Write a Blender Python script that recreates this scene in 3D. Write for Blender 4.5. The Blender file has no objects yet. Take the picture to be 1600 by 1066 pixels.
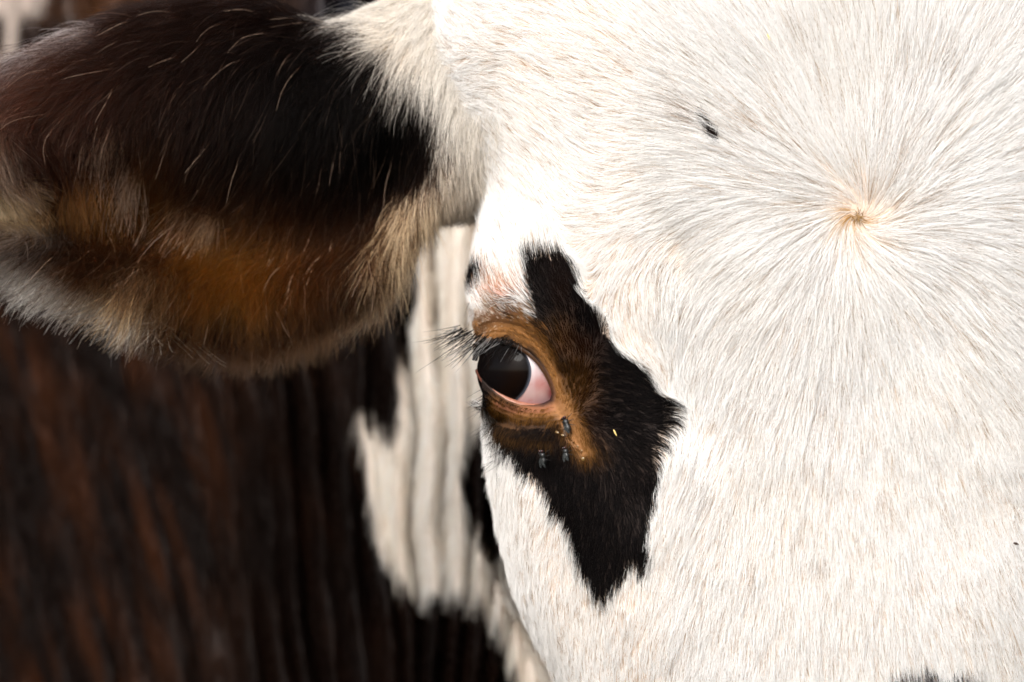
import bpy, math
import numpy as np
from mathutils import Vector, Matrix, Euler

rng = np.random.default_rng(11)
SC = bpy.context.scene
COL = SC.collection
HAIR = 1.0                      # overall hair density factor

# ------------------------------------------------------------------ camera
S = 0.00022                     # metres per reference pixel in the plane of the eye
D = 1.30                        # camera distance
DP = D / S
cam = bpy.data.cameras.new("camera")
cam_o = bpy.data.objects.new("camera", cam)
COL.objects.link(cam_o)
cam_o.location = (0, -D, 0)
cam_o.rotation_euler = (math.radians(90), 0, 0)
cam.sensor_width = 36
cam.lens = 36 * D / (1600 * S)
cam.clip_start = 0.05
cam.clip_end = 50
cam.dof.use_dof = True
cam.dof.focus_distance = D - 0.027
cam.dof.aperture_fstop = 8.6
SC.camera = cam_o

# ------------------------------------------------------------------ daylight: bright overcast
SUN_EL, SUN_AZ = 39.0, -21.0    # azimuth from the camera side, negative = from the viewer's left
world = bpy.data.worlds.new("World")
SC.world = world
world.use_nodes = True
nt = world.node_tree
bg = nt.nodes["Background"]
sky = nt.nodes.new("ShaderNodeTexSky")
sky.sky_type = 'NISHITA'
sky.sun_disc = False
sky.sun_elevation = math.radians(SUN_EL)
sky.sun_rotation = math.radians(180 - SUN_AZ)
sky.air_density = 1.0
sky.dust_density = 4.0
sky.ozone_density = 1.0
veil = nt.nodes.new("ShaderNodeHueSaturation")       # thin cloud greys the blue
veil.inputs["Saturation"].default_value = 0.5
nt.links.new(sky.outputs[0], veil.inputs["Color"])
nt.links.new(veil.outputs[0], bg.inputs[0])
bg.inputs[1].default_value = 0.15

sun = bpy.data.lights.new("sun", 'SUN')
sun.energy = 1.5
sun.angle = math.radians(25)
sun.color = (1.0, 0.985, 0.96)
sun_o = bpy.data.objects.new("sun", sun)
COL.objects.link(sun_o)
el, az = math.radians(SUN_EL), math.radians(SUN_AZ)
to_sun = Vector((math.sin(az) * math.cos(el), -math.cos(az) * math.cos(el), math.sin(el)))
sun_o.rotation_euler = to_sun.to_track_quat('Z', 'Y').to_euler()

vs = SC.view_settings
vs.view_transform = 'Standard'
vs.look = 'None'
vs.exposure = 0.62
vs.gamma = 1.0
vs.use_curve_mapping = False
cy = SC.cycles
cy.max_bounces = 10
cy.diffuse_bounces = 4
cy.glossy_bounces = 6
cy.transmission_bounces = 8
cy.transparent_max_bounces = 6
cy.use_denoising = True
cy.use_adaptive_sampling = True
cy.adaptive_threshold = 0.03
SC.cycles_curves.shape = 'RIBBONS'
SC.cycles_curves.subdivisions = 2

# ------------------------------------------------------------------ maths helpers
# body space: (x, depth, y) in units of S; x to the right, depth away from the camera, y down
def to_world(P):
    P = np.asarray(P, float)
    out = np.empty(P.shape, float)
    out[..., 0] = (P[..., 0] - 800) * S
    out[..., 1] = P[..., 1] * S
    out[..., 2] = (533 - P[..., 2]) * S
    return out

def proj(P):
    k = DP / (DP + P[..., 1])
    return 800 + (P[..., 0] - 800) * k, 533 + (P[..., 2] - 533) * k

def unproj(px, py, Y):
    px, py, Y = np.broadcast_arrays(np.asarray(px, float), np.asarray(py, float), np.asarray(Y, float))
    k = (DP + Y) / DP
    return np.stack([800 + (px - 800) * k, Y, 533 + (py - 533) * k], -1)

def sstep(a, b, x):
    t = np.clip((x - a) / (b - a), 0, 1)
    return t * t * (3 - 2 * t)

def gauss(*q):
    return np.exp(-sum(v * v for v in q))

def table(pairs, sig=30.):
    xs = [p[0] for p in pairs]; ys = [p[1] for p in pairs]
    X = np.arange(-1200, 2600, 4.)
    V = np.interp(X, xs, ys)
    n = int(3 * sig / 4)
    k = np.exp(-0.5 * (np.arange(-n, n + 1) * 4 / sig) ** 2); k /= k.sum()
    V = np.convolve(np.pad(V, n, mode='edge'), k, mode='valid')
    return lambda q: np.interp(q, X, V)

_tab = np.random.default_rng(3).random(65536)
def vnoise(x, y, seed=0):
    xi = np.floor(x).astype(np.int64); yi = np.floor(y).astype(np.int64)
    fx = x - xi; fy = y - yi
    fx = fx * fx * (3 - 2 * fx); fy = fy * fy * (3 - 2 * fy)
    def h(a, b):
        return _tab[((a * 73856093) ^ (b * 19349663) ^ (seed * 83492791)) & 65535]
    return (h(xi, yi) * (1 - fx) + h(xi + 1, yi) * fx) * (1 - fy) + (h(xi, yi + 1) * (1 - fx) + h(xi + 1, yi + 1) * fx) * fy

def fbm(x, y, seed=0, octv=3):
    s = 0; a = 0.5; t = 0
    for o in range(octv):
        s = s + a * vnoise(x * 2 ** o, y * 2 ** o, seed + o * 17); t += a; a *= 0.5
    return s / t

def poly_sd(px, py, poly):
    """signed distance to a closed outline, negative inside"""
    d = np.full(px.shape, 1e18); ins = np.zeros(px.shape, bool)
    n = len(poly)
    for i in range(n):
        ax, ay = poly[i]; bx, by = poly[(i + 1) % n]
        ex, ey = bx - ax, by - ay
        wx, wy = px - ax, py - ay
        t = np.clip((wx * ex + wy * ey) / (ex * ex + ey * ey + 1e-9), 0, 1)
        d = np.minimum(d, (wx - ex * t) ** 2 + (wy - ey * t) ** 2)
        c = ((ay <= py) != (by <= py))
        xs = ax + (py - ay) / (by - ay if by != ay else 1e-9) * ex
        ins ^= c & (px < xs)
    d = np.sqrt(d)
    return np.where(ins, -d, d)

def line_d(px, py, pts):
    d = np.full(px.shape, 1e18)
    for (ax, ay), (bx, by) in zip(pts[:-1], pts[1:]):
        ex, ey = bx - ax, by - ay
        wx, wy = px - ax, py - ay
        t = np.clip((wx * ex + wy * ey) / (ex * ex + ey * ey), 0, 1)
        d = np.minimum(d, (wx - ex * t) ** 2 + (wy - ey * t) ** 2)
    return np.sqrt(d)

def mixc(a, b, w):
    return a * (1 - w[:, None]) + np.asarray(b)[None, :] * w[:, None] if np.ndim(b) == 1 else a * (1 - w[:, None]) + b * w[:, None]

def norm(v):
    return v / np.maximum(np.linalg.norm(v, axis=-1, keepdims=True), 1e-12)

# ------------------------------------------------------------------ materials
def new_mat(name):
    m = bpy.data.materials.new(name)
    m.use_nodes = True
    return m, m.node_tree, m.node_tree.nodes["Principled BSDF"]

def skin_mat():
    m, t, b = new_mat("hide")
    a = t.nodes.new("ShaderNodeAttribute"); a.attribute_name = "hide_colour"
    nz = t.nodes.new("ShaderNodeTexNoise"); nz.inputs["Scale"].default_value = 900; nz.inputs["Detail"].default_value = 4
    mx = t.nodes.new("ShaderNodeMix"); mx.data_type = 'RGBA'; mx.blend_type = 'MULTIPLY'
    rp = t.nodes.new("ShaderNodeValToRGB")
    rp.color_ramp.elements[0].color = (.72, .68, .64, 1); rp.color_ramp.elements[1].color = (1.15, 1.1, 1.08, 1)
    tc = t.nodes.new("ShaderNodeTexCoord")
    t.links.new(tc.outputs["Object"], nz.inputs["Vector"])
    t.links.new(nz.outputs[0], rp.inputs[0])
    mx.inputs[0].default_value = 1.0
    t.links.new(a.outputs["Color"], mx.inputs[6]); t.links.new(rp.outputs[0], mx.inputs[7])
    t.links.new(mx.outputs[2], b.inputs["Base Color"])
    b.inputs["Roughness"].default_value = 0.45
    b.inputs["Specular IOR Level"].default_value = 0.15
    bp = t.nodes.new("ShaderNodeBump"); bp.inputs["Strength"].default_value = 0.5; bp.inputs["Distance"].default_value = 0.0004
    t.links.new(nz.outputs[0], bp.inputs["Height"]); t.links.new(bp.outputs[0], b.inputs["Normal"])
    return m

def hair_mat(name, rough=0.4, radial=0.5, diffuse=0.0, ior=1.45, root=None):
    m = bpy.data.materials.new(name); m.use_nodes = True
    t = m.node_tree
    for n in list(t.nodes):
        if n.type == 'BSDF_PRINCIPLED': t.nodes.remove(n)
    out = t.nodes["Material Output"]
    a = t.nodes.new("ShaderNodeAttribute"); a.attribute_name = "hair_colour"
    hp = t.nodes.new("ShaderNodeBsdfHairPrincipled")
    hp.model = 'CHIANG'
    hp.parametrization = 'COLOR'
    hp.inputs["Roughness"].default_value = rough
    hp.inputs["Radial Roughness"].default_value = radial
    hp.inputs["IOR"].default_value = ior
    hp.inputs["Random Roughness"].default_value = 0.2
    csock = a.outputs["Color"]
    if root:                                          # tan root tint paints warm shade into gaps between hairs; tips stay clean
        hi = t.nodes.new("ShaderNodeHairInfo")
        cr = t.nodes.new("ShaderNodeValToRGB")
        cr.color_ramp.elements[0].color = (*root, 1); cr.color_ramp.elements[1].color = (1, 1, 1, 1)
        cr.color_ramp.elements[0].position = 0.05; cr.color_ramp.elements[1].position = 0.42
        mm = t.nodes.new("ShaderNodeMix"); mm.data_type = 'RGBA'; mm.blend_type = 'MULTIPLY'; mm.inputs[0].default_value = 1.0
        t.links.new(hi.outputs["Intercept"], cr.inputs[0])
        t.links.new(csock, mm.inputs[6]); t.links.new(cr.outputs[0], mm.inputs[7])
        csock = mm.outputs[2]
    t.links.new(csock, hp.inputs["Color"])
    if diffuse > 0:
        df = t.nodes.new("ShaderNodeBsdfDiffuse"); t.links.new(csock, df.inputs["Color"])
        ms = t.nodes.new("ShaderNodeMixShader"); ms.inputs[0].default_value = diffuse
        t.links.new(hp.outputs[0], ms.inputs[1]); t.links.new(df.outputs[0], ms.inputs[2])
        t.links.new(ms.outputs[0], out.inputs["Surface"])
    else:
        t.links.new(hp.outputs[0], out.inputs["Surface"])
    return m

M_SKIN = skin_mat()
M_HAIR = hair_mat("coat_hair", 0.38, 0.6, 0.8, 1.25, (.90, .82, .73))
M_NECKHAIR = hair_mat("neck_coat_hair", 0.5, 0.6, 0.8, 1.06)
M_EARHAIR = hair_mat("ear_hair", 0.3, 0.5, 0.1, 1.10)
M_LASH = hair_mat("lash_hair", 0.3, 0.4, 0.1, 1.15)

# ------------------------------------------------------------------ mesh helpers
def mesh_obj(name, V, F, mat, parent=None, smooth=True):
    me = bpy.data.meshes.new(name)
    F = F.tolist() if isinstance(F, np.ndarray) else F
    me.from_pydata(np.asarray(V, float).tolist(), [], F)
    me.update()
    if smooth:
        me.polygons.foreach_set("use_smooth", np.ones(len(me.polygons), bool))
    if mat: me.materials.append(mat)
    o = bpy.data.objects.new(name, me)
    COL.objects.link(o)
    if parent: o.parent = parent
    return o

def grid_faces(nr, nc, closed_cols=False):
    r = np.arange(nr - 1)[:, None]; c = np.arange(nc if closed_cols else nc - 1)[None, :]
    c2 = (c + 1) % nc
    return np.stack([r * nc + c, r * nc + c2, (r + 1) * nc + c2, (r + 1) * nc + c], -1).reshape(-1, 4)

def tube_solid(G):
    """G: rows of closed loops (nr, nc, 3) -> vertices, faces with end caps"""
    nr, nc, _ = G.shape
    V = G.reshape(-1, 3)
    F = grid_faces(nr, nc, True).tolist()
    c0 = len(V); V = np.vstack([V, G[0].mean(0), G[-1].mean(0)])
    for j in range(nc):
        F.append([c0, (j + 1) % nc, j])
        F.append([c0 + 1, (nr - 1) * nc + j, (nr - 1) * nc + (j + 1) % nc])
    return V, F

# ------------------------------------------------------------------ the head
HX = 1322.0                                       # middle of the forehead
HN = 2.3
left_edge = table([(-460, 1040), (-380, 900), (-250, 760), (-120, 690), (0, 672), (100, 680), (180, 706), (250, 738), (310, 753), (360, 748),
                   (410, 739), (450, 731), (490, 735), (540, 745), (590, 752), (640, 757), (700, 759), (760, 764), (850, 782),
                   (940, 806), (1000, 832), (1066, 866), (1200, 925), (1450, 1010), (1700, 1050), (1850, 1080), (1900, 1150)], 16)
mid_depth = table([(-460, 330), (-250, 240), (0, 190), (338, 172), (560, 172), (800, 180), (1066, 190), (1500, 190), (1900, 250)], 60)
half_depth = table([(-460, 200), (-300, 330), (0, 400), (400, 420), (1000, 410), (1400, 340), (1900, 180)], 60)
EC = np.array([838., 52., 578.]); ER = 88.
OPEN = [(700, 560), (744, 550), (756, 538), (772, 532), (790, 533), (808, 539), (826, 550), (841, 564), (853, 581), (862, 600),
        (867, 616), (864, 629), (850, 634), (832, 634), (812, 631), (794, 624), (778, 614), (764, 602), (752, 590), (720, 590), (700, 585)]

def head_relief(x, y):
    """relief on the front of the face, added to depth"""
    d = 27 * gauss((x - 1064 - .08 * (y - 400)) / 50) * sstep(300, 400, y) * (1 - sstep(640, 760, y))          # groove beside the brow
    d -= 20 * gauss((x - 955) / 85, (y - 410) / 170)                                           # brow
    d -= 8 * gauss((x - 1062) / 34, (y - 712) / 40)                                            # small swelling under the groove
    d += 10 * gauss((x - 1000) / 30, (y - 770) / 50)
    d -= 9 * gauss((x - (800 + (y - 700) * 0.22)) / 22) * sstep(640, 720, y) * (1 - sstep(950, 1100, y))   # facial crest
    d += 14 * gauss((x - (842 + (y - 700) * 0.2)) / 34) * sstep(690, 760, y) * (1 - sstep(960, 1100, y))
    d += 7 * gauss((x - 1345) / 20, (y - 340) / 20)                                            # whorl dimple
    d -= 10 * gauss((x - 770) / 40, (y - 60) / 40)
    d += 14 * (fbm(x / 130., y / 160., 5) - .5)
    # round the eye: pull back towards the lids, then let the lids bulge over the ball
    d += 34 * gauss((x - 852) / 62, (y - 590) / 62)
    return d

def lid_relief(x, y, Y):
    r2 = (x - EC[0]) ** 2 + (y - EC[2]) ** 2
    RL = ER + 12
    lid = EC[1] - np.sqrt(np.maximum(RL ** 2 - r2, 1.0))
    lid = np.where(r2 < RL ** 2, lid, 400.)
    h = np.clip(0.5 + 0.5 * (Y - lid) / 18., 0, 1)
    Y2 = Y * (1 - h) + lid * h - 18. * h * (1 - h)
    # brow fold over the upper lid and a soft lower fold
    Y2 -= 13 * gauss((line_d(x, y, [(725, 492), (770, 474), (815, 484), (850, 520), (880, 570)])) / 17)
    Y2 += 6 * gauss((line_d(x, y, [(740, 520), (775, 503), (815, 513), (850, 545), (875, 590)])) / 6)
    Y2 += 7 * gauss((line_d(x, y, [(765, 652), (800, 662), (850, 662)])) / 8)
    Y2 += 7 * gauss((line_d(x, y, [(868, 632), (885, 668), (908, 700)])) / 8)
    sd = poly_sd(x, y, OPEN)
    wr = sstep(2, 8, sd) * sstep(46, 26, sd)                                   # fine creases that follow the lids
    Y2 += .8 * wr * np.sin(sd * .85 + 5 * fbm(x / 26., y / 26., 33)) * (.4 + fbm(x / 18., y / 18., 34))
    Y2 += 55 * sstep(3, -7, sd)
    return Y2

def head_point(t, y):
    c, s = np.cos(t), np.sin(t)
    a = HX - left_edge(y)
    x = HX - a * np.sign(c) * np.abs(c) ** (2 / HN)
    e = np.abs(s) ** (2 / HN)
    front = s > 0
    Y = mid_depth(y) - half_depth(y) * np.sign(s) * e
    w = sstep(0.0, 0.12, s)
    Y = Y + np.where(front, head_relief(x, y) * w, 0)
    near = front & (x > 680) & (x < 1010) & (y > 430) & (y < 760)
    if near.any():
        Yn = Y.copy()
        Yn[near] = lid_relief(x[near], y[near], Y[near])
        Y = Yn
    return np.stack([x, Y, y], -1)

tt = np.concatenate([np.linspace(0.0, 1.02, 280, endpoint=False), np.linspace(1.02, math.pi, 110, endpoint=False),
                     np.linspace(math.pi, 2 * math.pi, 60, endpoint=False)])
yy = np.concatenate([np.linspace(-455, 400, 90, endpoint=False), np.linspace(400, 780, 230, endpoint=False), np.linspace(780, 1120, 60, endpoint=False),
                     np.linspace(1120, 1900, 40)])
HG = head_point(*np.broadcast_arrays(tt[None, :], yy[:, None]))

# ------------------------------------------------------------------ the ear
ear_top = table([(-190, 285), (-150, 262), (-100, 225), (0, 152), (60, 92), (120, 56), (200, 24), (300, 4), (400, 6), (470, 30), (500, 42), (540, 34),
                 (590, 8), (640, -20), (700, -60), (780, -90)], 14)
ear_bot = table([(-190, 290), (-150, 318), (-100, 345), (0, 388), (100, 428), (200, 462), (280, 494), (350, 508), (450, 498), (540, 462), (600, 428), (640, 385),
                 (665, 345), (700, 335), (780, 330)], 14)
ear_mid = table([(-190, 60), (0, 110), (200, 150), (400, 190), (600, 215), (700, 210), (790, 220)], 40)
def ear_section(px, n=128):
    """closed loop round the ear at a station along its length"""
    px = px[:, None]
    th = np.linspace(0, 2 * math.pi, n, endpoint=False)[None, :]
    v = -np.cos(th)                                    # -1 top .. 1 bottom
    front = th < math.pi
    base = sstep(600, 720, px)
    e = np.sqrt(np.maximum(1 - v * v, 0))
    cup = -42 * gauss((v + 0.5) / 0.6) + 30 * gauss((v - 0.35) / 0.5) - 55 * gauss((v - .9) / .22) - 22 * e
    cup = cup * e ** 0.4
    Ff = cup * (1 - base) - np.interp(px, [600, 690, 740, 800], [110, 140, 190, 290]) * e * base
    Fb = 95 * e * (1 - base) + 130 * e * base
    taper = sstep(-195, 60, px) * .85 + .15
    t0, b0 = ear_top(px), ear_bot(px)
    Y = ear_mid(px) + np.where(front, Ff, Fb) * taper
    y = (t0 + b0) / 2 + (b0 - t0) / 2 * v
    return unproj(np.broadcast_to(px, Y.shape), y, Y)
EG = ear_section(np.concatenate([np.linspace(-189, 560, 120), np.linspace(566, 790, 50)]))

# ------------------------------------------------------------------ neck and shoulder, far out of focus
neck_base = table([(-1200, 2250), (-700, 2200), (-300, 1900), (0, 1640), (300, 1390), (450, 1280), (560, 1180), (700, 1060), (870, 900), (1000, 640), (1200, 480), (1500, 470), (1700, 520)], 40)
def neck_Y(px, py):
    Y = neck_base(px)
    lean = np.interp(px, [-200, 300, 560, 700, 900], [.30, .22, .06, -.02, -.28])
    q = px - lean * (py - 600)
    q = q + 44 * (fbm(px / 150., py / 300., 9) - .5)
    ph = np.interp(q, [-400, 0, 300, 560, 760, 1000], [-5.0, 0, 4.2, 9.0, 13.4, 18.0]) * 2 * math.pi
    ph = ph + 4.6 * (fbm(px / 80., py / 420., 23) - .5) * 2
    ridge = (.5 + .5 * np.cos(ph)) ** 1.7
    amp = np.interp(px, [-200, 250, 400, 560, 640, 800, 900], [6, 10, 50, 80, 84, 84, 30])
    Y = Y + amp * ridge * np.clip(2.6 * fbm(px / 60., py / 420., 21) - .5, .1, 1.6)
    Y = Y + 120 * sstep(250, -300, py) + 60 * gauss((px - 420) / 130) * sstep(500, 1000, py)
    Y = Y + 260 * gauss(line_d(px, py, [(768, 850), (800, 925), (832, 995), (872, 1070), (940, 1200)]) / 11)    # deep fold beside the cheek
    return Y
npx = np.concatenate([np.linspace(-2600, -420, 40, endpoint=False), np.linspace(-420, 100, 60, endpoint=False), np.linspace(100, 900, 230, endpoint=False), np.linspace(900, 1600, 20)])
npy = np.concatenate([np.linspace(-950, -420, 16, endpoint=False), np.linspace(-420, 1500, 90)])
NPX, NPY = np.meshgrid(npx, npy)
NF = unproj(NPX, NPY, neck_Y(NPX, NPY))
NB = NF.copy(); NB[..., 1] = NF[..., 1] + 1200
NG = np.concatenate([NF, NB[:, ::-1]], 1)             # loops: front strip then back strip

# ------------------------------------------------------------------ markings (reference coordinates, fixed to the hide)
PATCH = [(822, 404), (836, 410), (850, 402), (866, 410), (884, 420), (897, 436), (906, 458), (914, 482), (926, 507), (938, 528), (953, 548), (968, 560),
         (986, 573), (1000, 588), (1010, 605), (1024, 620), (1034, 640), (1036, 655), (1028, 675), (1020, 695), (1016, 720), (1017, 745), (1012, 780), (1004, 800),
         (1000, 820), (1008, 845), (1008, 868), (1004, 880), (990, 868), (978, 872), (966, 888), (952, 905), (940, 922), (929, 905), (915, 880), (907, 850), (894, 815),
         (880, 798), (866, 790), (852, 765), (832, 742), (812, 730), (798, 710), (786, 704), (776, 685), (766, 660), (758, 640), (745, 610), (700, 600),
         (690, 540), (730, 528), (760, 512), (800, 505), (838, 500), (832, 470), (826, 440)]
SPOT = [(733, 432), (748, 428), (756, 440), (746, 458), (738, 476), (722, 488), (720, 460)]
LID = [(690, 530), (712, 512), (722, 496), (745, 488), (775, 478), (805, 474), (826, 484), (842, 520), (858, 556), (870, 592), (872, 640), (860, 640), (868, 610), (850, 575), (828, 545), (795, 528), (760, 528)]
NECK_WHITE = [(640, 300), (650, 345), (655, 440), (640, 520), (626, 590), (620, 650), (613, 690), (592, 668), (560, 643), (565, 700), (574, 770), (584, 830), (600, 870),
              (625, 897), (645, 934), (665, 928), (690, 917), (720, 922), (745, 932), (770, 960), (790, 1000), (812, 1066), (830, 1120), (1050, 1120), (1050, 300)]
NECK_BLACK = [(716, 740), (728, 705), (742, 672), (756, 650), (900, 640), (900, 860), (778, 852), (750, 832), (730, 795)]
EAR_DARK = [(-400, -300), (440, -60), (520, 34), (586, 62), (634, 82), (664, 100), (686, 140), (698, 180), (706, 225), (686, 270), (640, 300), (615, 350), (600, 420), (590, 520), (560, 700), (-400, 700)]

def ragged(px, py, seed, amp, scale):
    return amp * (fbm(px / scale, py / scale, seed, 3) - .5) * 2

def eye_brown(px, py):
    w = 1.0 * gauss(line_d(px, py, [(725, 500), (770, 500), (815, 512), (850, 545), (866, 590), (876, 632)]) / 13)
    w = np.maximum(w, gauss(line_d(px, py, [(880, 628), (893, 665), (912, 702)]) / 17))
    w = np.maximum(w, .9 * gauss(line_d(px, py, [(772, 632), (800, 645), (850, 646), (875, 640)]) / 13))
    w = np.maximum(w, .42 * gauss((px - 893) / 36, (py - 605) / 46))
    w = np.maximum(w, .26 * gauss((px - 874) / 28, (py - 535) / 40))
    w = np.maximum(w, .34 * gauss(line_d(px, py, [(770, 664), (810, 680), (860, 684)]) / 14))
    w = np.maximum(w, .30 * gauss((px - 925) / 24, (py - 705) / 24))
    return w

def head_masks(px, py, rr=0.5):
    j = ragged(px, py, 31, 6, 13.) + (rr - .5) * 11
    black = sstep(2.5, -2.5, poly_sd(px, py, PATCH) + j - 9 * sstep(845, 890, px) * sstep(1060, 1030, px + .0 * py))
    black = np.maximum(black, sstep(3, -3, poly_sd(px, py, SPOT) + j))
    lid = sstep(10, -8, poly_sd(px, py, LID) + 2 * j)
    brown = eye_brown(px, py)
    return black, lid, brown

def head_hair_colour(px, py, r):
    n = len(px)
    black, lid, brown = head_masks(px, py, r[:, 0])
    # white coat: mostly clean, cream in places, single tan hairs lying in streaks
    w = np.tile(np.array([.945, .935, .92]), (n, 1))
    cream = np.clip(.25 + .9 * (fbm(px / 120., py / 150., 41) - .5) + .30 * gauss((px - 1010) / 90, (py - 520) / 170)
                    + .35 * gauss((px - 770) / 60, (py - 120) / 120) + .2 * gauss((px - 860) / 120, (py - 900) / 150), 0, 1)
    w = mixc(w, np.array([.94, .88, .79]), cream * .4)
    w *= (0.93 + .1 * r[:, 0])[:, None]
    dens = .03 + .07 * gauss((px - 1280) / 280, (py - 230) / 260) + .03 * gauss((px - 1130) / 80, (py - 660) / 120)
    tx, ty = worley(px, py, 5.5, 9)
    th = _tab[(np.floor(tx * 977).astype(np.int64) ^ (np.floor(ty * 1409).astype(np.int64) << 3)) & 65535]
    tan = ((th < dens) & (r[:, 1] < .7)) | (r[:, 1] > .992)
    tc = np.where((r[:, 2] < .6)[:, None], np.array([[.40, .25, .13]]), np.array([[.34, .25, .18]]))
    w = mixc(w, tc, tan * .9)
    # muzzle-side marks
    dk = gauss(line_d(px, py, [(1097, 176), (1104, 196), (1116, 216)]) / 5.5)
    w = mixc(w, np.array([.25, .17, .13]), (th < dk * .45).astype(float))
    dk = gauss(line_d(px, py, [(1200, 212), (1226, 226)]) / 4)
    w = mixc(w, np.array([.35, .17, .05]), (r[:, 2] < dk * .8).astype(float))
    dk = gauss(line_d(px, py, [(1332, 334), (1346, 343)]) / 5)
    w = mixc(w, np.array([.48, .27, .08]), (r[:, 2] < dk * .95).astype(float))
    nose = sstep(1036, 1052, py + ragged(px, py, 61, 22, 22.)) * sstep(1375, 1400, px) * (1 - sstep(1500, 1560, px))
    w = mixc(w, np.array([.02, .018, .022]), nose)
    # pink-white sprinkled hair over the upper lid
    sp = gauss((px - 775) / 45, (py - 452) / 26)
    w = mixc(w, np.array([.45, .22, .12]), (r[:, 3] < sp * .5).astype(float))
    sp2 = gauss((px - 800) / 26, (py - 474) / 13) + .7 * gauss((px - 752) / 14, (py - 436) / 10)
    w = mixc(w, np.array([.03, .02, .018]), (r[:, 2] < sp2 * .5).astype(float))
    # dark coat
    k = np.tile(np.array([.0055, .0045, .0045]), (n, 1))
    red = np.clip(fbm(px / 34., py / 50., 71) * 2 - .95, 0, 1) * gauss((px - 905) / 60, (py - 570) / 110)
    k = mixc(k, np.array([.022, .0075, .003]), np.clip(red * 1.5, 0, .7))
    bb = np.clip(.45 * brown + .55 * (r[:, 4] < brown), 0, 1) * np.clip(brown * 2.2, 0, 1)
    bc = np.array([.18, .08, .019])
    k = mixc(k, bc, bb)
    c = mixc(w, k, black)
    lidc = np.tile(np.array([.25, .11, .03]), (n, 1))
    lidc = lidc * np.where(r[:, 5] < .3, .35, np.where(r[:, 5] > .85, 1.9, 1.))[:, None]
    dkl = .9 * gauss((px - 795) / 30, (py - 490) / 16)
    lidc = mixc(lidc, np.array([.035, .022, .018]), np.clip(dkl, 0, 1) * (r[:, 3] < .75))
    wl = np.clip(1.2 * gauss((px - 742) / 40, (py - 490) / 15), 0, 1)
    lidc = mixc(lidc, np.array([.72, .62, .52]), ((r[:, 4] < wl * .8)).astype(float))
    c = mixc(c, lidc, lid * (1 - .0 * black))
    return np.clip(c * (.94 + .1 * r[:, 5])[:, None], .002, .97)

def head_skin_colour(px, py):
    n = len(px)
    black, lid, brown = head_masks(px, py)
    c = np.tile(np.array([.72, .60, .50]), (n, 1))
    c = mixc(c, np.array([.025, .018, .016]), black)
    c = mixc(c, np.array([.24, .115, .04]), np.clip(np.maximum(lid, brown * 1.1), 0, 1))
    pk = gauss(line_d(px, py, [(775, 632), (800, 641), (850, 641), (872, 634)]) / 6)
    c = mixc(c, np.array([.30, .125, .07]), np.clip(pk, 0, .9))
    c = mixc(c, np.array([.58, .34, .27]), (1 - black) * gauss((px - 770) / 50, (py - 458) / 28))
    td = gauss(line_d(px, py, [(874, 636), (888, 662), (905, 694)]) / 10)
    c = mixc(c, np.array([.36, .18, .075]), np.clip(td, 0, .9))
    c = mixc(c, np.array([.20, .11, .03]), gauss(np.hypot(px - 1343, py - 340) / 8))
    hole = sstep(2, -4, poly_sd(px, py, OPEN))
    c = mixc(c, np.array([.03, .012, .01]), hole)
    return c

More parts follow.
